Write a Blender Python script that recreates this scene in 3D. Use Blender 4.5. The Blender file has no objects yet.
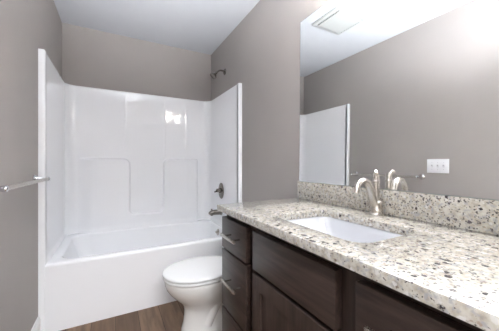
import bpy, bmesh, math, random
from mathutils import Vector, Matrix
PI = math.pi
S = bpy.context.scene
COL = S.collection

# ------------------------------------------------------------------ dimensions (metres)
W, YB, YF, H = 1.524, 3.008, -0.45, 2.524      # room width, back wall, front wall, ceiling
EYE = 1.153

# ------------------------------------------------------------------ camera
cam = bpy.data.cameras.new('camera'); camo = bpy.data.objects.new('camera', cam); COL.objects.link(camo)
camo.location = (0.444, 0.0, EYE); camo.rotation_euler = (PI/2, 0, -math.radians(28.5))
cam.sensor_width = 36.0; cam.lens = 250.0/499*36; cam.shift_y = -2.0/499; cam.clip_start = 0.02
S.camera = camo

# ------------------------------------------------------------------ world, lights, exposure
wd = bpy.data.worlds.new('world'); S.world = wd; wd.use_nodes = True
wd.node_tree.nodes['Background'].inputs[0].default_value = (0.75, 0.85, 1.0, 1)
wd.node_tree.nodes['Background'].inputs[1].default_value = 0.6

def area(name, loc, rot, sx, sy, power, color):
    l = bpy.data.lights.new(name, 'AREA'); l.shape = 'RECTANGLE'; l.size = sx; l.size_y = sy
    l.energy = power; l.color = color
    o = bpy.data.objects.new(name, l); o.location = loc; o.rotation_euler = rot; COL.objects.link(o); return o
# soft fill light is added in the unseen hall behind the camera
def lamp(name, loc, watts, color, parent, radius=.03):
    l = bpy.data.lights.new(name, 'POINT'); l.energy = watts; l.color = color; l.shadow_soft_size = radius
    o = bpy.data.objects.new(name, l); o.location = loc; COL.objects.link(o); o.parent = parent; return o
# added fill spot aimed at the ceiling, standing in for a bounced flash
fl = bpy.data.lights.new('ceiling_bounce_fill', 'SPOT'); fl.energy = 98; fl.spot_size = math.radians(80); fl.spot_blend = 1.0; fl.shadow_soft_size = .06
fl.color = (.93, .96, 1.0)
flo = bpy.data.objects.new('ceiling_bounce_fill', fl); COL.objects.link(flo); flo.location = (.76, -.22, 1.30)
flo.rotation_euler = (Vector((.72, .80, H)) - flo.location).to_track_quat('-Z', 'Y').to_euler()
area('hall_fill', (0.76, -1.22, 2.46), (0, 0, 0), 1.4, 1.4, 42, (0.93, 0.965, 1.0))  # fill panel added under the hall ceiling
BULB_STRENGTH = 20.0
DOME_STRENGTH = 0.35
CEIL_BULB_STRENGTH = 4.0
BOWL_WATTS = 9.0
SHADE_WATTS = 0.4
DOME_COLOR = (.97, .98, 1.0)
BULB_COLOR = (1.0, 0.955, 0.92)
S.view_settings.view_transform = 'Standard'
S.view_settings.look = 'None'
S.view_settings.exposure = 2.68
S.view_settings.gamma = 1.0
S.view_settings.use_curve_mapping = False

# ------------------------------------------------------------------ materials
def new_mat(name, color=(.8, .8, .8), rough=.5, metal=0.0, spec=.5, coat=0.0, coat_rough=.05):
    m = bpy.data.materials.new(name); m.use_nodes = True
    b = m.node_tree.nodes['Principled BSDF']
    b.inputs['Base Color'].default_value = (*color, 1); b.inputs['Roughness'].default_value = rough
    b.inputs['Metallic'].default_value = metal; b.inputs['Specular IOR Level'].default_value = spec
    b.inputs['Coat Weight'].default_value = coat; b.inputs['Coat Roughness'].default_value = coat_rough
    return m, m.node_tree, b
def nd(nt, t, **kw):
    n = nt.nodes.new(t)
    for k, v in kw.items():
        if k in n.inputs: n.inputs[k].default_value = v
        else: setattr(n, k, v)
    return n
def coords(nt, scale=(1, 1, 1), rot=(0, 0, 0), kind='Object'):
    tc = nd(nt, 'ShaderNodeTexCoord'); mp = nd(nt, 'ShaderNodeMapping')
    mp.inputs['Scale'].default_value = scale; mp.inputs['Rotation'].default_value = rot
    nt.links.new(tc.outputs[kind], mp.inputs['Vector']); return mp.outputs['Vector']
def ramp(nt, fac, stops, interp='LINEAR'):
    r = nd(nt, 'ShaderNodeValToRGB'); r.color_ramp.interpolation = interp
    el = r.color_ramp.elements
    while len(el) < len(stops): el.new(0.5)
    for e, (p, c) in zip(el, stops): e.position = p; e.color = (*c, 1) if len(c) == 3 else c
    nt.links.new(fac, r.inputs[0]); return r.outputs[0]
def mix(nt, fac, a, b, mode='MIX'):
    n = nd(nt, 'ShaderNodeMix', data_type='RGBA', blend_type=mode)
    for sock, v in ((n.inputs[0], fac), (n.inputs[6], a), (n.inputs[7], b)):
        if isinstance(v, (int, float)): sock.default_value = v
        elif isinstance(v, tuple): sock.default_value = (*v, 1)
        else: nt.links.new(v, sock)
    return n.outputs[2]
def bump(nt, b, height, strength=.1, dist=.002):
    n = nd(nt, 'ShaderNodeBump'); n.inputs['Strength'].default_value = strength; n.inputs['Distance'].default_value = dist
    nt.links.new(height, n.inputs['Height']); nt.links.new(n.outputs[0], b.inputs['Normal'])

def paint(name, color, rough, sc=220, st=.12):
    m, nt, b = new_mat(name, color, rough, spec=.35)
    n = nd(nt, 'ShaderNodeTexNoise', Scale=sc, Detail=2.0); nt.links.new(coords(nt), n.inputs['Vector'])
    bump(nt, b, n.outputs[0], st, .001)
    n2 = nd(nt, 'ShaderNodeTexNoise', Scale=3.0, Detail=2.0); nt.links.new(coords(nt), n2.inputs['Vector'])
    c = ramp(nt, n2.outputs[0], [(.3, tuple(x*.98 for x in color)), (.7, tuple(min(1, x*1.02) for x in color))])
    nt.links.new(c, b.inputs['Base Color']); return m
M_WALL = paint('greige_wall_paint', (.375, .348, .330), .55)
M_CEIL = paint('white_ceiling_paint', (.62, .64, .675), .8, 120, .2)
M_TRIM = paint('white_trim_paint', (.80, .80, .80), .35, 60, .03)
M_ACR = new_mat('glossy_white_acrylic', (.93, .94, .96), .07, spec=.5)[0]
M_PORC = new_mat('white_porcelain', (.84, .835, .82), .08, spec=.5, coat=.5)[0]
M_SEAT = new_mat('white_seat_plastic', (.86, .865, .87), .18)[0]
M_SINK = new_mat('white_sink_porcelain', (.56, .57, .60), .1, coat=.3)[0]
M_NICK, nt, b = new_mat('brushed_nickel', (.52, .485, .445), .26, 1.0)
n = nd(nt, 'ShaderNodeTexNoise', Scale=300.0); nt.links.new(coords(nt, (1, 1, 12)), n.inputs['Vector'])
r = ramp(nt, n.outputs[0], [(.3, (.2,)*3), (.7, (.33,)*3)]); nt.links.new(r, b.inputs['Roughness'])
M_DNICK = new_mat('dark_satin_nickel', (.27, .245, .22), .25, 1.0)[0]
M_CHROME = new_mat('polished_chrome', (.75, .75, .77), .08, 1.0)[0]
M_MIRROR = new_mat('mirror_silvering', (.93, .945, .95), .0, 1.0)[0]
M_MEDGE = new_mat('mirror_glass_edge', (.20, .24, .24), .2)[0]
M_PLATE = new_mat('white_switch_plastic', (.86, .86, .88), .3)[0]
M_SLOT = new_mat('dark_slot', (.5, .5, .52), .6)[0]
M_FAN = new_mat('white_grille_plastic', (.52, .535, .525), .45)[0]
M_BLACK = new_mat('dark_cavity', (.012, .011, .011), .8)[0]

def granite():
    m, nt, b = new_mat('speckled_granite', rough=.13, coat=.25)
    v = coords(nt)
    def noise(s, d=3.0, rough=.55):
        n = nd(nt, 'ShaderNodeTexNoise', Scale=s, Detail=d, Roughness=rough); nt.links.new(v, n.inputs['Vector']); return n.outputs[0]
    base = ramp(nt, noise(55), [(.28, (.26, .24, .215)), (.42, (.42, .385, .325)), (.56, (.49, .465, .41)), (.72, (.53, .515, .485))])
    grey = ramp(nt, noise(75, 4), [(.52, (0,)*3), (.62, (.75,)*3)])
    base = mix(nt, grey, base, (.31, .315, .33))
    # warp the cell lookup so that the flecks have ragged outlines
    wn = nd(nt, 'ShaderNodeTexNoise', Scale=140.0, Detail=2.0); nt.links.new(v, wn.inputs['Vector'])
    sub = nd(nt, 'ShaderNodeVectorMath', operation='MULTIPLY_ADD')
    nt.links.new(wn.outputs['Color'], sub.inputs[0]); sub.inputs[1].default_value = (.010,)*3; nt.links.new(v, sub.inputs[2])
    def flecks(scale, dens, size, seed):
        off = nd(nt, 'ShaderNodeVectorMath', operation='ADD'); nt.links.new(sub.outputs[0], off.inputs[0]); off.inputs[1].default_value = (seed, seed*.7, seed*1.3)
        vo = nd(nt, 'ShaderNodeTexVoronoi', Scale=scale); nt.links.new(off.outputs[0], vo.inputs['Vector'])
        sep = nd(nt, 'ShaderNodeSeparateColor'); nt.links.new(vo.outputs['Color'], sep.inputs[0])
        pick = nd(nt, 'ShaderNodeMath', operation='LESS_THAN'); nt.links.new(sep.outputs[0], pick.inputs[0]); pick.inputs[1].default_value = dens
        near = ramp(nt, vo.outputs['Distance'], [(size*.75, (1,)*3), (size, (0,)*3)])
        mu = nd(nt, 'ShaderNodeMath', operation='MULTIPLY'); nt.links.new(pick.outputs[0], mu.inputs[0]); nt.links.new(near, mu.inputs[1])
        return mu.outputs[0], sep.outputs[1]
    f, k = flecks(95, .34, .42, 3.1)
    base = mix(nt, f, base, ramp(nt, k, [(.0, (.19, .15, .125)), (.5, (.30, .28, .27)), (1, (.36, .26, .19))]))
    f, k = flecks(52, .27, .43, 7.7)
    base = mix(nt, f, base, ramp(nt, k, [(.0, (.025, .023, .03)), (.6, (.06, .045, .045)), (1, (.13, .12, .14))]))
    f, k = flecks(160, .28, .46, 12.2)
    base = mix(nt, f, base, (.10, .09, .09))
    f, k = flecks(60, .2, .45, 19.2)
    base = mix(nt, f, base, (.56, .55, .53))
    nt.links.new(base, b.inputs['Base Color']); return m
M_GRAN = granite()

def wood(name, axis, dark, light, rough=.36):
    m, nt, b = new_mat(name, rough=rough, spec=.4)
    sc = {'Y': (30, 2.2, 30), 'Z': (30, 30, 2.2)}[axis]
    v = coords(nt, sc)
    n = nd(nt, 'ShaderNodeTexNoise', Scale=1.0, Detail=6.0, Distortion=1.2); nt.links.new(v, n.inputs['Vector'])
    v2 = coords(nt, tuple(x*4 for x in sc))
    n2 = nd(nt, 'ShaderNodeTexNoise', Scale=1.0, Detail=3.0); nt.links.new(v2, n2.inputs['Vector'])
    c = ramp(nt, n.outputs[0], [(.3, dark), (.7, light)])
    c = mix(nt, ramp(nt, n2.outputs[0], [(.35, (.35,)*3), (.6, (0,)*3)]), c, tuple(x*.5 for x in dark))
    nt.links.new(c, b.inputs['Base Color']); bump(nt, b, n2.outputs[0], .06, .001); return m
M_WOODH = wood('espresso_wood_horizontal_grain', 'Y', (.025, .0165, .014), (.064, .042, .036))
M_WOODV = wood('espresso_wood_vertical_grain', 'Z', (.025, .0165, .014), (.064, .042, .036))

def planks():
    m, nt, b = new_mat('brown_plank_floor', rough=.5, spec=.3)
    v = coords(nt, rot=(0, 0, PI/2))
    br = nd(nt, 'ShaderNodeTexBrick', Scale=1.0); nt.links.new(v, br.inputs['Vector'])
    br.inputs['Brick Width'].default_value = 1.22; br.inputs['Row Height'].default_value = .152
    br.inputs['Mortar Size'].default_value = .0016; br.offset = .37
    br.inputs['Color1'].default_value = (0, 0, 0, 1); br.inputs['Color2'].default_value = (1, 1, 1, 1); br.inputs['Mortar'].default_value = (.5, .5, .5, 1)
    tone = ramp(nt, br.outputs['Color'], [(0, (.155, .094, .058)), (.5, (.22, .138, .088)), (1, (.285, .19, .125))])
    g = nd(nt, 'ShaderNodeTexNoise', Scale=1.0, Detail=6.0, Distortion=.8); nt.links.new(coords(nt, (28, 2.5, 1)), g.inputs['Vector'])
    c = mix(nt, ramp(nt, g.outputs[0], [(.3, (.75,)*3), (.65, (0,)*3)]), tone, (.09, .056, .038))
    c = mix(nt, br.outputs['Fac'], c, (.03, .02, .015))
    nt.links.new(c, b.inputs['Base Color']); bump(nt, b, g.outputs[0], .08, .001); return m
M_FLOOR = planks()

M_SHADE, nt, b = new_mat('frosted_glass', (.95, .94, .92), .35)
tr = nd(nt, 'ShaderNodeBsdfTranslucent'); tr.inputs[0].default_value = (.97, .95, .92, 1)
mx = nd(nt, 'ShaderNodeMixShader'); mx.inputs[0].default_value = .7
nt.links.new(b.outputs[0], mx.inputs[1]); nt.links.new(tr.outputs[0], mx.inputs[2])
nt.links.new(mx.outputs[0], nt.nodes['Material Output'].inputs['Surface'])
M_BULB, nt, b = new_mat('lit_bulb')
b.inputs['Emission Color'].default_value = (*BULB_COLOR, 1); b.inputs['Emission Strength'].default_value = BULB_STRENGTH

M_DOME, nt, b = new_mat('fill_glass_dome')
b.inputs['Emission Color'].default_value = (*DOME_COLOR, 1); b.inputs['Emission Strength'].default_value = DOME_STRENGTH

M_BULB2, nt, b = new_mat('fill_ceiling_bulb')
b.inputs['Emission Color'].default_value = (*DOME_COLOR, 1); b.inputs['Emission Strength'].default_value = CEIL_BULB_STRENGTH

# ------------------------------------------------------------------ mesh helpers
def link(name, me, mat, parent=None, smooth=None):
    o = bpy.data.objects.new(name, me); COL.objects.link(o)
    for m in (mat if isinstance(mat, (list, tuple)) else [mat]): me.materials.append(m)
    if parent: o.parent = parent
    if smooth is not None:
        me.polygons.foreach_set('use_smooth', [True]*len(me.polygons)); me.set_sharp_from_angle(angle=math.radians(smooth))
    return o
def obj(name, bm, mat, parent=None, smooth=35):
    bmesh.ops.recalc_face_normals(bm, faces=bm.faces[:])
    me = bpy.data.meshes.new(name); bm.to_mesh(me); bm.free(); return link(name, me, mat, parent, smooth)
def thing(name, label, cat, loc=(0, 0, 0), group=None):
    o = bpy.data.objects.new(name, None); o.empty_display_size = .05; COL.objects.link(o); o.location = loc
    o['label'] = label; o['category'] = cat
    if group: o['group'] = group
    return o
def tag(o, label, cat, group=None):
    o['label'] = label; o['category'] = cat
    if group: o['group'] = group
    return o
def struct(name, bm, mat, smooth=35):
    o = obj(name, bm, mat, None, smooth); o['kind'] = 'structure'; return o
def add_box(bm, lo, hi, bev=0.0, seg=2):
    lo, hi = Vector(lo), Vector(hi); t = bmesh.new()
    bmesh.ops.create_cube(t, size=1.0)
    for v in t.verts: v.co = Vector(((lo[i]+hi[i])/2 + v.co[i]*(hi[i]-lo[i]) for i in range(3)))
    if bev: bmesh.ops.bevel(t, geom=t.edges[:]+t.verts[:], offset=bev, segments=seg, profile=.5, affect='EDGES', clamp_overlap=True)
    me = bpy.data.meshes.new('t'); t.to_mesh(me); t.free(); bm.from_mesh(me); bpy.data.meshes.remove(me); return bm
def box(lo, hi, bev=0.0, seg=2): return add_box(bmesh.new(), lo, hi, bev, seg)
def loft(bm, loops, cap0=True, cap1=True, closed=True):
    rows = [[bm.verts.new(p) for p in lp] for lp in loops]; n = len(rows[0])
    for a, b2 in zip(rows, rows[1:]):
        for i in range(n if closed else n-1):
            j = (i+1) % n; bm.faces.new((a[i], a[j], b2[j], b2[i]))
    if cap0: bm.faces.new(rows[0][::-1])
    if cap1: bm.faces.new(rows[-1])
    return rows
def lathe(bm, prof, mat4=Matrix.Identity(4), n=32, cap0=True, cap1=True):
    loops = [[mat4 @ Vector((r*math.cos(2*PI*i/n), r*math.sin(2*PI*i/n), z)) for i in range(n)] for r, z in prof]
    loft(bm, loops, cap0, cap1)
    return bm
def axis_mat(p, d):
    d = Vector(d).normalized(); q = Vector((0, 0, 1)).rotation_difference(d); return Matrix.Translation(p) @ q.to_matrix().to_4x4()
def tube(bm, pts, rad, n=20, caps=True, flat=1.0):
    pts = [Vector(p) for p in pts]; rad = rad if isinstance(rad, (list, tuple)) else [rad]*len(pts)
    loops = []; up = None
    for i, p in enumerate(pts):
        t = (pts[min(i+1, len(pts)-1)] - pts[max(i-1, 0)]).normalized()
        if up is None: up = t.orthogonal().normalized()
        up = (up - t*up.dot(t)).normalized(); s = t.cross(up)
        loops.append([p + up*math.cos(2*PI*k/n)*rad[i] + s*math.sin(2*PI*k/n)*rad[i]*flat for k in range(n)])
    loft(bm, loops, caps, caps); return bm
def spline(pts, n=8):
    pts = [Vector(p) for p in pts]; P = [pts[0]] + pts + [pts[-1]]; out = []
    for i in range(1, len(P)-2):
        for k in range(n):
            t = k/n; a, b2, c, d = P[i-1], P[i], P[i+1], P[i+2]
            out.append(.5*((2*b2) + (c-a)*t + (2*a-5*b2+4*c-d)*t*t + (-a+3*b2-3*c+d)*t**3))
    out.append(pts[-1]); return out
def rrect(x0, x1, y0, y1, r, z, n=10):
    out = []
    for cx, cy, a0 in ((x1-r, y1-r, 0), (x0+r, y1-r, PI/2), (x0+r, y0+r, PI), (x1-r, y0+r, 1.5*PI)):
        for k in range(n+1):
            a = a0 + PI/2*k/n; out.append(Vector((cx+r*math.cos(a), cy+r*math.sin(a), z)))
    return out
def sstep(a, b2, x):
    t = min(1, max(0, (x-a)/(b2-a))); return t*t*(3-2*t)
def rot_to(o, d): pass

# ------------------------------------------------------------------ the setting
T = .1
HY = -3.4                                               # far wall of the unseen hall, added with its doorway to bring in light
struct('floor', box((-T, HY-T, -T), (W+T, YB+T, 0)), M_FLOOR)
struct('ceiling', box((-T, HY-T, H), (W+T, YB+T, H+T)), M_CEIL)
struct('wall_left', box((-T, HY, 0), (0, YB+T, H)), M_WALL)
struct('wall_right', box((W, HY, 0), (W+T, YB+T, H)), M_WALL)
struct('wall_back', box((0, YB, 0), (W, YB+T, H)), M_WALL)
DX0, DX1, DZ = .10, .92, 2.06
bm = box((0, YF-T, 0), (DX0, YF, H)); add_box(bm, (DX1, YF-T, 0), (W, YF, H)); add_box(bm, (DX0, YF-T, DZ), (DX1, YF, H))
struct('wall_front', bm, M_WALL)
struct('wall_hall', box((0, HY-T, 0), (W, HY, H)), M_WALL)
bm = bmesh.new()
add_box(bm, (DX0-.07, YF, 0), (DX0, YF+.016, DZ+.07), .003); add_box(bm, (DX1, YF, 0), (DX1+.07, YF+.016, DZ+.07), .003)
add_box(bm, (DX0, YF, DZ), (DX1, YF+.016, DZ+.07), .003)
struct('trim_1', bm, M_TRIM)
def baseboard(name, pts, h=.135, t=.014):
    (x0, y0), (x1, y1), (nx, ny) = pts
    prof = [(0, 0), (t, 0), (t, h-.022), (t*.75, h-.016), (t*.62, h-.006), (t*.3, h), (0, h)]
    bm = bmesh.new()
    loft(bm, [[Vector((x+nx*d, y+ny*d, z)) for d, z in prof] for x, y in ((x0, y0), (x1, y1))])
    return struct(name, bm, M_TRIM, 30)
baseboard('baseboard_left', ((0, YF, ), (0, 2.136), (1, 0)))
baseboard('baseboard_right', ((W, 1.275), (W, 2.136), (-1, 0)))

# ------------------------------------------------------------------ one-piece bathtub with its wall surround
YT, RIM, TOP = 2.14, .467, 1.922
unit = thing('bathtub_shower_unit', 'glossy white acrylic bathtub with moulded three-sided wall surround', 'bathtub', (W/2, YT, 0))
def local(bm, root):
    bmesh.ops.translate(bm, verts=bm.verts, vec=-Vector(root.location)); return bm
bm = bmesh.new()
x0, x1, y0, y1 = .003, W-.003, YT, YB-.003
loops = [rrect(x0, x1, y0, y1, .004, 0), rrect(x0, x1, y0, y1, .004, .05), rrect(x0, x1, y0, y1, .004, RIM-.022)]
for k in range(1, 6):
    a = PI/2*k/5; q = .02*(1-math.cos(a)); loops.append(rrect(x0+q*.2, x1-q*.2, y0+q, y1-q*.2, .006, RIM-.02+.02*math.sin(a)))
ix0, ix1, iy0, iy1 = .11, 1.452, YT+.075, 2.905
loops.append(rrect(ix0-.02, ix1+.02, iy0-.02, iy1+.02, .13, RIM))
for k in range(1, 6):
    a = PI/2*k/5; q = .02*math.sin(a); loops.append(rrect(ix0-.02+q, ix1+.02-q, iy0-.02+q, iy1+.02-q, .12, RIM-.02*(1-math.cos(a))))
for t in (.3, .6, .8, .92, 1.0):
    ix = t**1.0; e = .05*max(0, t-.75)*4
    loops.append(rrect(ix0+.12*ix+e, ix1-.05*ix-e, iy0+.04*ix+e, iy1-.05*ix-e, .11, RIM-.02-.33*(1-(1-t)**1.15)))
loft(bm, loops)
obj('tub', local(bm, unit), M_ACR, unit, 50)

# surround: a U in plan, rounded cove corners, moulded ledges and a central niche in the back
PT, RC = .038, .085
xa, xb, yb_ = PT, W-PT, YB-.034
path = []
def lin(p, q, n): return [((p[0]+(q[0]-p[0])*k/n), (p[1]+(q[1]-p[1])*k/n)) for k in range(n)]
path += [(p, (1, 0)) for p in lin((xa, YT+.012), (xa, yb_-RC), 16)]
for k in range(11):
    a = PI - PI/2*k/10; path.append(((xa+RC+RC*math.cos(a), yb_-RC+RC*math.sin(a)), (-math.cos(a), -math.sin(a))))
path += [(p, (0, -1)) for p in lin((xa+RC, yb_), (xb-RC, yb_), 200)[1:]]
for k in range(11):
    a = PI/2 - PI/2*k/10; path.append(((xb-RC+RC*math.cos(a), yb_-RC+RC*math.sin(a)), (-math.cos(a), -math.sin(a))))
path += [(p, (-1, 0)) for p in lin((xb, yb_-RC), (xb, YT+.012), 16)[1:]] + [((xb, YT+.012), (-1, 0))]
NX0, NX1, NZ0, LZ = .597, .937, .615, 1.205
def relief(x, z, n):
    if n[1] > -.999: return 0.0
    def sdbox(cx, cz, hx, hz, r):
        qx, qz = abs(x-cx)-hx+r, abs(z-cz)-hz+r
        return math.hypot(max(qx, 0), max(qz, 0)) + min(max(qx, qz), 0) - r
    # lower wall stands proud of the upper one; niche cut through its middle and open at the top
    low = sdbox((.135+1.345)/2, LZ-.7, (1.345-.135)/2, .7, .03)
    niche = sdbox((NX0+NX1)/2, NZ0+.45, (NX1-NX0)/2, .45, .045)
    fl = 0.0
    for fx, s in ((NX0, -1), (NX1, 1)):                # the ledge sweeps up into the niche edge with a small round
        pass
    kk = .07; hh = max(kk-abs(low+niche), 0)/kk
    d = max(low, -niche) + hh*hh*kk*.25
    h = .040*(1-sstep(-.010, .004, d))
    col = max(abs(x-(NX0+NX1)/2) - .205, abs(z-1.5)-.42)
    h += .0035*math.exp(-((x-.553)/.006)**2)*sstep(1.25, 1.3, z)*(1-sstep(1.8, 1.88, z))
    h += .0035*math.exp(-((x-.957)/.006)**2)*sstep(1.2, 1.25, z)*(1-sstep(1.8, 1.88, z))
    h += .0015*math.exp(-((x-1.20)/.008)**2)*(1-sstep(1.8, 1.88, z))
    return h*sstep(.12, .26, x)*(1-sstep(1.30, 1.36, x))
zs = []
z = RIM-.004
while z < TOP-.02:
    zs.append(z)
    z += .006 if (.57 < z < .68 or 1.13 < z < 1.24) else .02
zs += [TOP-.014]
bm = bmesh.new()
rows = []
for z in zs:
    base = .05*(1-sstep(0, .06, z-RIM))**2               # soft fillet where the wall meets the deck
    def off(p, n_): return relief(p[0], z, n_) + base*.2*sstep(YT+.03, YT+.10, p[1])
    rows.append([bm.verts.new((p[0]+n_[0]*off(p, n_), p[1]+n_[1]*off(p, n_), z)) for p, n_ in path])
for k in range(1, 5):                                    # rounded top edge
    a = PI/2*k/4; q = .012*(1-math.cos(a))
    rows.append([bm.verts.new((p[0]-n_[0]*q, p[1]-n_[1]*q, TOP-.014+.014*math.sin(a))) for p, n_ in path])
def outer(p, n_):
    return (.002 if p[0] < W/2 and n_[0] > .5 else (W-.002 if n_[0] < -.5 else min(W-.002, max(.002, p[0]))), YB-.002 if n_[1] < -.3 else p[1])
rows.append([bm.verts.new((*outer(p, n_), TOP)) for p, n_ in path])
rows.append([bm.verts.new((*outer(p, n_), RIM-.004)) for p, n_ in path])
for a, b2 in zip(rows, rows[1:]):
    for i in range(len(path)-1): bm.faces.new((a[i], a[i+1], b2[i+1], b2[i]))
obj('wall_surround', local(bm, unit), M_ACR, unit, 60)
# front flanges: rounded vertical posts closing the two ends, running down to the floor beside the apron
for s, xs in (('l', .0), ('r', W)):
    sx = 1 if s == 'l' else -1
    prof = [(xs+sx*.001, YT+.03), (xs+sx*.001, YT-.004)]
    for k in range(7):
        a = PI/2*k/6; prof.append((xs+sx*(PT-.010+.010*math.sin(a)), YT-.004+.010*(1-math.cos(a))))
    prof.append((xs+sx*PT, YT+.03))
    bm = bmesh.new(); loft(bm, [[Vector((x, y, z)) for x, y in prof] for z in (0.001, TOP-.010)] +
                          [[Vector((x+(-sx*.004 if i > 2 else 0), y+(.004 if 0 < i < 8 else 0), TOP)) for i, (x, y) in enumerate(prof)]])
    obj('flange', local(bm, unit), M_ACR, unit, 40)
# overflow plate and drain
bm = bmesh.new(); lathe(bm, [(.001, 0), (.034, 0), (.036, .004), (.030, .010), (.012, .013), (.010, .030), (.001, .032)], axis_mat((1.445, 2.56, .405), (-1, 0, .12)))
o = obj('overflow_plate', local(bm, unit), M_NICK, unit); o['label'] = 'brushed nickel overflow plate'
bm = bmesh.new(); lathe(bm, [(.001, 0), (.030, 0), (.032, .003), (.02, .006), (.001, .006)], axis_mat((1.28, 2.56, .117), (0, 0, 1)))
obj('drain', local(bm, unit), M_NICK, unit)

# ------------------------------------------------------------------ shower fittings
XS = W-PT
sv = thing('shower_valve', 'oval brushed nickel shower valve with lever handle, on surround wall above tub spout', 'shower valve', (XS, 2.57, .853))
bm = bmesh.new()
loops = []
for s, d in ((1.0, 0), (1.0, .003), (.94, .008), (.7, .012), (.35, .014)):
    loops.append([Vector((-d, .072*s*math.cos(2*PI*k/32), .088*s*math.sin(2*PI*k/32))) for k in range(32)])
loft(bm, loops); obj('escutcheon', bm, M_DNICK, sv)
bm = bmesh.new(); lathe(bm, [(.001, .005), (.026, .005), (.025, .03), (.020, .034), (.020, .052), (.014, .060), (.001, .062)], axis_mat((0, 0, .005), (-1, 0, 0)))
obj('hub', bm, M_DNICK, sv)
bm = bmesh.new(); tube(bm, spline([(-.042, 0, .005), (-.060, -.01, 0), (-.082, -.03, -.004), (-.095, -.05, -.004)]), [.012]*8+[.010]*8+[.008]*9, flat=.8)
obj('lever', bm, M_DNICK, sv)
sp = thing('tub_spout', 'short brushed nickel tub spout on surround wall below the valve', 'spout', (XS, 2.57, .622))
bm = bmesh.new()
tube(bm, [(0, 0, 0), (-.008, 0, 0), (-.012, 0, 0), (-.05, 0, 0), (-.095, 0, -.001), (-.118, 0, -.006), (-.132, 0, -.014), (-.135, 0, -.02)], [.036, .036, .031, .030, .029, .027, .021, .012], n=28)
obj('spout_body', bm, M_DNICK, sp)
bm = bmesh.new(); lathe(bm, [(.001, 0), (.006, 0), (.005, .012), (.009, .016), (.009, .022), (.001, .024)], axis_mat((-.112, 0, .018), (0, 0, 1)), 16)
obj('diverter_knob', bm, M_DNICK, sp)
bm = bmesh.new(); lathe(bm, [(.012, 0), (.014, -.01), (.012, -.016), (.001, -.016)], axis_mat((-.112, 0, -.018), (0, 0, 1)), 16)
obj('outlet', bm, M_DNICK, sp)
sh = thing('showerhead', 'small brushed nickel shower head on bent arm, high on wall above surround', 'shower head', (W, 2.557, 2.167))
bm = bmesh.new(); lathe(bm, [(.001, 0), (.034, 0), (.034, .003), (.028, .009), (.014, .014), (.001, .014)], axis_mat((0, 0, 0), (-1, 0, 0)))
obj('wall_flange', bm, M_DNICK, sh)
bm = bmesh.new(); tube(bm, spline([(-.004, 0, 0), (-.035, 0, .006), (-.07, 0, .0), (-.105, 0, -.028)]), .0095)
obj('arm', bm, M_DNICK, sh)
bm = bmesh.new(); lathe(bm, [(.001, -.004), (.013, -.002), (.016, .006), (.013, .016), (.014, .022), (.034, .050), (.038, .058), (.038, .066), (.033, .069), (.001, .067)], axis_mat((-.100, 0, -.024), (-.62, 0, -.78)))
obj('head', bm, M_DNICK, sh)

# ------------------------------------------------------------------ toilet, facing left out from the right wall
CY = 1.705
tl = thing('toilet', 'white elongated toilet with closed lid, between the tub and the vanity', 'toilet', (1.0, CY, 0))
def egg(xf, xm, xbk, bw, z, n=48, pw=2.0):
    out = []
    for k in range(n):
        a = 2*PI*k/n; c, s = math.cos(a), math.sin(a)
        L = (xm-xf) if c > 0 else (xbk-xm)
        e = 2/pw
        out.append(Vector((xm - L*math.copysign(abs(c)**e, c) - 1.0, bw*math.copysign(abs(s)**e, s), z)))
    return out
bm = bmesh.new()
L = [egg(.845, 1.05, 1.36, .118, 0.001), egg(.842, 1.05, 1.362, .122, .010), egg(.848, 1.05, 1.36, .116, .035), egg(.860, 1.05, 1.355, .106, .08),
     egg(.866, 1.05, 1.35, .101, .13), egg(.866, 1.05, 1.35, .102, .165), egg(.856, 1.04, 1.34, .112, .195), egg(.832, 1.02, 1.32, .132, .225), egg(.800, 1.0, 1.31, .152, .255),
     egg(.770, .99, 1.30, .168, .288), egg(.750, .98, 1.29, .179, .318), egg(.740, .975, 1.28, .185, .345), egg(.738, .975, 1.275, .187, .365), egg(.740, .975, 1.27, .186, .377), egg(.747, .975, 1.265, .180, .382),
     egg(.790, .975, 1.22, .140, .382), egg(.80, .975, 1.20, .13, .36), egg(.86, .99, 1.14, .09, .27), egg(.92, 1.0, 1.08, .04, .22)]
loft(bm, L); obj('bowl', bm, M_PORC, tl, 60)
bm = bmesh.new()                                         # trapway bulges on both flanks, and the deck under the tank
for s in (-1, 1):
    tube(bm, [Vector(p)+Vector((-1.0, s*.083, 0)) for p in spline([(1.0, 0, .07), (1.04, 0, .15), (1.10, 0, .235), (1.18, 0, .235), (1.23, 0, .14), (1.26, 0, .05)])], [.034]*41, n=16)
add_box(bm, (.19, -.12, .06), (.49, .12, .36), .04, 4)
add_box(bm, (.20, -.19, .33), (.505, .19, .385), .02, 4)
obj('trapway', bm, M_PORC, tl, 60)
def slab(name, f, zs_, mat, hinge=1.245, dome=0.0):
    bm = bmesh.new(); loops = []
    for sh_, z in zs_: loops.append(egg(.727+sh_, .975, hinge-sh_*.5, .196-sh_, z, 64, 2.15))
    loft(bm, loops); return obj(name, bm, mat, tl, 50)
slab('seat', 0, [(.012, .3845), (.004, .387), (.001, .392), (.001, .399), (.006, .4035), (.02, .4045)], M_SEAT)
slab('lid', 0, [(.016, .4055), (.014, .4095), (.002, .4105), (-.002, .414), (-.002, .421), (.004, .4275), (.02, .4315), (.06, .4345), (.11, .436), (.16, .437)], M_SEAT)
for s in (-1, 1): obj('hinge', box((.235, s*.07-.02, .382), (.265, s*.07+.02, .432), .008, 3), M_SEAT, tl)
bm = bmesh.new()
def tk(g, z): return [Vector((p.x-1.0, p.y, z)) for p in rrect(1.315-g, 1.508, -.205-g*.7, .205+g*.7, .035, 0)]
loft(bm, [tk(-.03, .386), tk(-.012, .40), tk(-.006, .50), tk(0, .70), tk(0, .735)]); obj('tank', bm, M_PORC, tl, 50)
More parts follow.
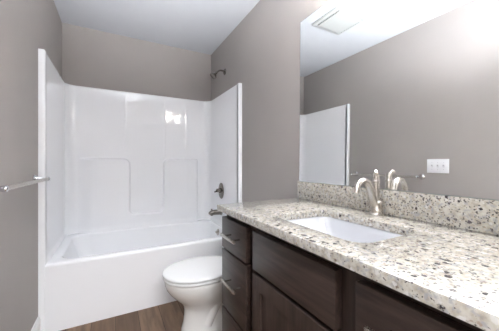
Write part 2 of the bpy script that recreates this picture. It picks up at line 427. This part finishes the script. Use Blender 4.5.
bm = bmesh.new(); loft(bm, [tk(.002, .7355), tk(.010, .738), tk(.010, .758), tk(.004, .766), tk(-.01, .768)]); obj('tank_lid', bm, M_PORC, tl, 50)
bm = bmesh.new(); lathe(bm, [(.001, 0), (.014, 0), (.013, .012), (.001, .014)], axis_mat((.315, .15, .68), (-1, 0, 0)), 20)
tube(bm, [(.303, .15, .68), (.298, .11, .676), (.299, .07, .67)], [.006, .006, .007]); obj('flush_lever', bm, M_CHROME, tl)
for s in (-1, 1):
    bm = bmesh.new(); lathe(bm, [(.001, 0), (.016, 0), (.016, .012), (.010, .022), (.001, .024)], Matrix.Translation((.16, s*.112, .012)), 20)
    obj('bolt_cap', bm, M_PORC, tl)

# ------------------------------------------------------------------ vanity cabinet
XF = .969                                                # plane of the drawer and door faces
VY0, VY1 = .11, 1.288
XC = XF+.029                                             # face frame plane
CT, CTH = .9275, .030                                    # counter top height, thickness
van = thing('vanity_cabinet', 'espresso-stained wooden vanity cabinet with drawers and a shaker door under the granite top', 'cabinet', (1.24, .69, 0))
CB = CT-CTH-.001
bm = bmesh.new()
add_box(bm, (XC+.02, VY1-.018, .0), (W-.002, VY1, CB), .001)
add_box(bm, (XC+.02, VY0, .0), (W-.002, VY0+.018, CB), .001)
add_box(bm, (XC+.02, VY0+.018, .095), (W-.002, VY1-.018, .113))
add_box(bm, (W-.012, VY0+.018, .113), (W-.002, VY1-.018, CB))
add_box(bm, (XC+.07, VY0+.018, .0), (XC+.085, VY1-.018, .095))
obj('carcass', local(bm, van), M_WOODV, van)
ZT, ZB = .862, .115
YD = [(1.286, 1.000), (.940, .483), (.419, .137)]         # drawer stack, door bay, drawer stack (from far to near)
bm = bmesh.new()
for a, b2 in ((VY1, VY1-.028), (1.012, .922), (.502, .400), (VY0+.03, VY0)): add_box(bm, (XC, b2, .095), (XC+.02, a, CB), .0008)
for a, b2 in ((VY1-.028, 1.012), (.922, .502), (.400, VY0+.03)):
    for z0, z1 in ((ZT-.01, CB), (.672, .712), (.095, .13)): add_box(bm, (XC+.001, b2, z0), (XC+.019, a, z1))
for a, b2 in ((VY1-.028, 1.012), (.400, VY0+.03)): add_box(bm, (XC+.001, b2, .36), (XC+.019, a, .39))
obj('face_frame', local(bm, van), M_WOODV, van)
def pull(parent, c, L=.164, vertical=False):
    bm = bmesh.new(); pb = bmesh.new(); x, y, z = c
    if vertical:
        add_box(bm, (x-.034, y-.005, z-L/2), (x-.025, y+.005, z+L/2), .0018)
        for s in (-1, 1): tube(pb, [(x-.026, y, z+s*(L/2-.02)), (x, y, z+s*(L/2-.02))], .0045, 12)
    else:
        add_box(bm, (x-.047, y-L/2, z-.007), (x-.037, y+L/2, z+.007), .0018)
        for s in (-1, 1): tube(pb, [(x-.038, y+s*.048, z), (x, y+s*.048, z)], .0038, 12)
    me = bpy.data.meshes.new('t'); pb.to_mesh(me); pb.free(); nb = len(bm.faces); bm.from_mesh(me); bpy.data.meshes.remove(me)
    bm.faces.ensure_lookup_table()
    for f_ in bm.faces[nb:]: f_.material_index = 1
    bmesh.ops.translate(bm, verts=bm.verts, vec=-Vector(parent.location)-Vector(van.location))
    o = obj('drawer_pull' if not vertical else 'door_pull', bm, (M_NICK, M_DNICK), parent); o['label'] = 'brushed nickel bar pull'; return o
def front(name, y1, y0, z0, z1, mat):
    bm = bmesh.new(); add_box(bm, (XF, y0, z0), (XC-.001, y1, z1), .0022, 2)
    o = obj(name, local(bm, van), mat, van); return o
for (y1, y0) in (YD[0], YD[2]):
    for z0, z1 in ((.699, ZT), (.382, .688), (ZB, .370)):
        f = front('drawer', y1, y0, z0, z1, M_WOODH)
        zc = (z0+z1)/2 + (.010 if z0 > .6 else (.026 if z0 > .3 else 0))
        pull(f, (XF, (y1+y0)/2-(.028 if y1 > 1 else 0), zc))
y1, y0 = YD[1]
front('false_front', y1, y0, .699, ZT, M_WOODH)
# shaker door: frame with a recessed panel
bm = bmesh.new(); z0, z1, st = ZB, .684, .062
def dpt(y, z, x): return Vector((x, y, z))
def ring(iy, iz, x): return [dpt(y0+iy, z0+iz, x), dpt(y1-iy, z0+iz, x), dpt(y1-iy, z1-iz, x), dpt(y0+iy, z1-iz, x)]
loft(bm, [ring(0, 0, XC-.001), ring(0, 0, XF+.002), ring(.002, .002, XF), ring(st-.001, st-.001, XF), ring(st, st, XF+.0012), ring(st+.001, st+.001, XF+.010)])
obj('door', local(bm, van), M_WOODV, van, 20)
dr = [o for o in bpy.data.objects if o.name == 'door'][0]
pull(dr, (XF, y0+.031, .60), .13, True)

# ------------------------------------------------------------------ granite top with sink cut-out, backsplash, sink
CX0, CY0, CY1 = .943, .10, 1.293
SX0, SX1, SY0, SY1 = 1.047, 1.349, .462, .905            # sink opening
def plate_with_hole(x0, x1, y0, y1, z0, z1, bev=.003):
    bm = bmesh.new(); N = 10
    hole = rrect(SX0, SX1, SY0, SY1, .055, 0, N)
    out = []
    n = len(hole)
    cx, cy = (SX0+SX1)/2, (SY0+SY1)/2
    # outer ring sampled so that each corner arc of the hole maps to one outer corner region
    cor = [(x1, y1), (x0, y1), (x0, y0), (x1, y0)]
    for q in range(4):
        c = Vector(cor[q]); pv = Vector(cor[q-1]); nx_ = Vector(cor[(q+1) % 4])
        for k in range(N+1):
            t = k/N
            hp = hole[q*(N+1)+k]
            if q == 0: p = (x1, hp.y if k < N/2 else y1) if k < N/2 else ((hp.x, y1) if k > N/2 else (x1, y1))
            if q == 1: p = (hp.x, y1) if k < N/2 else ((x0, hp.y) if k > N/2 else (x0, y1))
            if q == 2: p = (x0, hp.y) if k < N/2 else ((hp.x, y0) if k > N/2 else (x0, y0))
            if q == 3: p = (hp.x, y0) if k < N/2 else ((x1, hp.y) if k > N/2 else (x1, y0))
            out.append(p)
    def inset(p, d): return (min(x1-d, max(x0+d, p[0])), min(y1-d, max(y0+d, p[1])))
    def lift(pl, z, d=0): return [Vector((*inset(p, d), z)) for p in pl]
    hp2 = [(p.x, p.y) for p in hole]
    def hgrow(d): return [Vector((p.x, p.y, 0)) for p in rrect(SX0-d, SX1+d, SY0-d, SY1+d, .055+d, 0, N)]
    def hz(d, z): return [Vector((p.x, p.y, z)) for p in hgrow(d)]
    b_ = bev
    loops = [lift(out, z0, 0), lift(out, z1-b_, 0), lift(out, z1-b_*.3, b_*.3), lift(out, z1, b_),
             hz(b_, z1), hz(b_*.3, z1-b_*.3), hz(0, z1-b_), hz(0, z0)]
    rows = loft(bm, loops, False, False)
    a, b2 = rows[-1], rows[0]
    for i in range(n): bm.faces.new((a[i], a[(i+1) % n], b2[(i+1) % n], b2[i]))
    return bm
o = obj('countertop', plate_with_hole(CX0, W-.001, CY0, CY1, CT-CTH, CT), M_GRAN, None, 30)
tag(o, 'speckled beige and grey granite vanity countertop with rectangular sink cut-out', 'countertop')
o = obj('backsplash', box((W-.021, CY0, CT), (W-.001, CY1, CT+.108), .0025), M_GRAN)
tag(o, 'low speckled granite backsplash strip standing along the back of the countertop below the mirror', 'backsplash')
sk = thing('sink', 'white rectangular undermount sink set under the granite countertop', 'sink', ((SX0+SX1)/2, (SY0+SY1)/2, CT-CTH-.15))
bm = bmesh.new(); zt = CT-CTH-.0005
def sr(g, r, z): return rrect(SX0+g, SX1-g, SY0+g, SY1-g, r, z, 10)
def sr2(gx, gy, r, z): return rrect(SX0+gx, SX1-gx, SY0+gy, SY1-gy, r, z, 10)
loops = [sr(-.025, .06, zt), sr(-.004, .056, zt), sr(.0, .055, zt-.004), sr2(.004, .008, .05, zt-.03), sr2(.010, .028, .045, zt-.07), sr2(.018, .052, .04, zt-.105), sr2(.034, .078, .035, zt-.125),
         sr2(.08, .12, .04, zt-.132), sr2(.125, .19, .02, zt-.136)]
loops += [sr2(.125, .19, .02, zt-.146), sr2(.06, .10, .05, zt-.142), sr2(.014, .045, .06, zt-.115), sr2(-.004, .015, .06, zt-.07), sr(-.012, .06, zt-.03), sr(-.025, .06, zt-.008)]
rows = loft(bm, loops, False, False)
n = len(rows[0])
for i in range(n): bm.faces.new((rows[-1][i], rows[-1][(i+1) % n], rows[0][(i+1) % n], rows[0][i]))
bm.faces.new(rows[8]); bm.faces.new(rows[9])
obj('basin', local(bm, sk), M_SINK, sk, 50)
bm = bmesh.new(); lathe(bm, [(.001, .003), (.012, .003), (.021, .0045), (.024, .001), (.024, 0)], Matrix.Translation(((SX0+SX1)/2, (SY0+SY1)/2, zt-.136)), 28)
obj('drain', local(bm, sk), M_NICK, sk)

# ------------------------------------------------------------------ faucet
fc = thing('faucet', 'brushed nickel single-handle faucet with arched spout behind the sink', 'faucet', (1.462, .704, CT))
bm = bmesh.new()
lathe(bm, [(.001, 0), (.032, 0), (.032, .004), (.029, .008), (.0265, .012), (.0265, .016), (.028, .019), (.028, .023), (.0255, .027), (.0245, .050), (.0265, .053), (.0265, .058), (.0190, .063), (.0155, .075), (.0145, .10), (.0150, .140),
           (.0175, .143), (.0175, .149), (.0150, .152), (.001, .153)], n=36)
obj('body', bm, M_NICK, fc)
bm = bmesh.new()
path_ = spline([(-.006, 0, .040), (-.022, 0, .072), (-.036, 0, .108), (-.053, 0, .138), (-.078, 0, .152), (-.103, 0, .147), (-.122, 0, .128), (-.131, 0, .106)], 8)
rad = [.0200 - .0078*min(1, i/40) for i in range(len(path_))]
tube(bm, path_, rad, 22); lathe(bm, [(.001, 0), (.0140, 0), (.0140, .014), (.001, .014)], axis_mat((-.1285, 0, .116), (-.3, 0, -1)), 22)
obj('spout', bm, M_NICK, fc)
bm = bmesh.new(); lathe(bm, [(.001, 0), (.0145, 0), (.0148, .006), (.0125, .018), (.0105, .030), (.001, .032)], Matrix.Translation((0, 0, .153)), 28)
tube(bm, spline([(0, 0, .166), (-.004, -.004, .176), (-.012, -.009, .186), (-.019, -.013, .193)]), [.009]*8+[.0095]*8+[.0085]*9, 18, flat=.8)
obj('handle', bm, M_NICK, fc)
bm = bmesh.new(); tube(bm, [(.026, 0, .0), (.026, 0, .055)], .0026, 10); lathe(bm, [(.001, 0), (.005, .001), (.006, .006), (.004, .010), (.001, .011)], Matrix.Translation((.026, 0, .052)), 14)
obj('lift_rod', bm, M_NICK, fc)

# ------------------------------------------------------------------ mirror, vanity light
MY0, MY1, MZ0, MZ1 = .12, 1.280, CT+.109, 2.078
mr = thing('wall_mirror', 'large frameless wall mirror above the backsplash', 'mirror', (W-.003, (MY0+MY1)/2, MZ0))
bm = box((W-.006, MY0, MZ0), (W-.001, MY1, MZ1)); obj('edge', local(bm, mr), M_MEDGE, mr)
bm = box((W-.0072, MY0+.0025, MZ0+.002), (W-.0060, MY1-.0025, MZ1-.0025)); obj('glass', local(bm, mr), M_MIRROR, mr)
cl = thing('ceiling_fill_light', 'added fill light, round semi-flush bowl of white glass, unseen near the doorway end of the room', 'light', (.74, .35, H))  # unseen fitting, added to brighten the room
bm = lathe(bmesh.new(), [(.001, -.001), (.060, -.001), (.064, -.005), (.060, -.014), (.012, -.018), (.009, -.03), (.009, -.128), (.016, -.131), (.014, -.136), (.001, -.138)], n=36)
obj('stem', bm, M_NICK, cl)
bm = bmesh.new()
pr = [(.010, -.127), (.05, -.123), (.09, -.110), (.12, -.090), (.138, -.062), (.134, -.062), (.117, -.088), (.088, -.107), (.05, -.119), (.010, -.122)]
lathe(bm, pr + [pr[0]], n=48, cap0=False, cap1=False); bmesh.ops.remove_doubles(bm, verts=bm.verts, dist=1e-5)
o = obj('glass_bowl', bm, M_DOME, cl); o['label'] = 'lit white glass bowl of the added fill light'
for sx in (-1, 1):
    bm = lathe(bmesh.new(), [(.001, -.030), (.012, -.030), (.024, -.016), (.028, 0), (.024, .016), (.010, .026), (.001, .028)], Matrix.Translation((sx*.055, 0, -.086)), 20)
    o = obj('bulb', bm, M_BULB2, cl); o['label'] = 'lit bulb'
lamp('bowl_fill_lamp', (0, 0, -.088), BOWL_WATTS, DOME_COLOR, cl, .02)
# the glass leans: its foot stands a centimetre off the wall on the backsplash
mr.location.x -= .0098; mr.rotation_euler.y = .0094
vl = thing('vanity_light', 'brushed nickel vanity light bar with frosted glass shades above the mirror', 'light', (W, .70, 2.212))
obj('back_plate', box((-.022, -.29, -.05), (-.001, .29, .05), .006, 3), M_NICK, vl)
for dy in (-.22, 0, .22):
    bm = bmesh.new(); tube(bm, spline([(-.02, dy, 0), (-.07, dy, .02), (-.115, dy, .015), (-.13, dy, -.02)]), .007, 14)
    lathe(bm, [(.001, 0), (.022, 0), (.022, -.03), (.026, -.034), (.001, -.034)], Matrix.Translation((-.13, dy, -.012)), 24)
    obj('arm', bm, M_NICK, vl)
    bm = bmesh.new()
    pr = [(.027, -.045), (.036, -.06), (.045, -.09), (.050, -.125), (.053, -.165), (.050, -.165), (.047, -.125), (.042, -.09), (.033, -.063), (.024, -.048)]
    lathe(bm, pr + [pr[0]], Matrix.Translation((-.13, dy, .0)), 32, False, False)
    bmesh.ops.remove_doubles(bm, verts=bm.verts, dist=1e-5)
    s_ = obj('shade', bm, M_SHADE, vl)
    bm = bmesh.new(); lathe(bm, [(.001, -.046), (.012, -.050), (.014, -.065), (.026, -.095), (.029, -.115), (.024, -.135), (.012, -.145), (.001, -.147)], Matrix.Translation((-.13, dy, .0)), 24)
    o = obj('bulb', bm, M_BULB, vl); o['label'] = 'lit bulb'
    lamp('shade_lamp', (-.13, dy, -.172), SHADE_WATTS, BULB_COLOR, vl, .022)

# ------------------------------------------------------------------ exhaust fan, switch plate, towel bar
fn = thing('exhaust_fan', 'square off-white ceiling exhaust fan grille, seen in the mirror', 'fan', (.715, 1.68, H))
bm = bmesh.new()
def fr(g, z): return [Vector((p.x, p.y, z)) for p in rrect(-.19+g, .19-g, -.18+g, .18-g, .018, 0, 6)]
loft(bm, [fr(0, -.001), fr(0, -.006), fr(.012, -.016), fr(.030, -.018), fr(.034, -.012)]); obj('housing', bm, M_FAN, fn, 30)
bm = bmesh.new()
def fg(g, z): return [Vector((p.x, p.y, z)) for p in rrect(-.145+g, .145-g, -.135+g, .135-g, .012, 0, 6)]
loft(bm, [fg(0, -.014), fg(0, -.022), fg(.008, -.028), fg(.02, -.029)])
obj('grille', bm, M_FAN, fn, 30)
for s in (-1, 1):                                        # the long air slots on two sides of the cover
    o = obj('air_slot', box((-.150, s*.147-.006, -.0185), (.150, s*.147+.006, -.0125), .001), M_SLOT, fn); o['label'] = 'dark air slot'

sw = thing('switch_plate', 'white triple switch plate on the left wall, seen in the mirror', 'light switch', (0, 1.172, 1.158))
obj('plate', box((.0005, -.087, -.063), (.006, .087, .063), .0025, 3), M_PLATE, sw)
for dy in (-.046, 0, .046):
    bm = box((.0050, dy-.008, -.0145), (.0066, dy+.008, .0145), .001)
    add_box(bm, (.006, dy-.0035, -.011), (.017, dy+.0035, -.003), .0015)
    t_ = obj('toggle', bm, M_PLATE, sw)
    bm = box((.0055, dy-.0068, -.0125), (.0078, dy+.0068, .0125)); obj('slot', bm, M_SLOT, t_)
for dy in (-.046, 0, .046):
    for dz in (-.030, .030):
        bm = bmesh.new(); lathe(bm, [(.001, 0), (.003, 0), (.0025, .0012), (.001, .0014)], axis_mat((.006, dy, dz), (1, 0, 0)), 10)
        obj('screw', bm, M_SLOT, sw)

tb = thing('towel_bar', 'brushed nickel towel bar with tapered posts on the left wall', 'towel bar', (0, 1.67, 1.055))
for y in (1.305-1.67, 2.035-1.67):
    bm = bmesh.new()
    lathe(bm, [(.001, 0), (.027, 0), (.027, .004), (.022, .010), (.014, .026), (.010, .042), (.009, .056), (.012, .062), (.014, .070), (.012, .079), (.006, .083), (.001, .084)], axis_mat((.0005, y, 0), (1, 0, 0)), 28)
    obj('post', bm, M_CHROME, tb)
bm = bmesh.new(); tube(bm, [(.070, 1.305-1.67, 0), (.070, 2.035-1.67, 0)], .0105, 20); obj('bar', bm, M_NICK, tb)
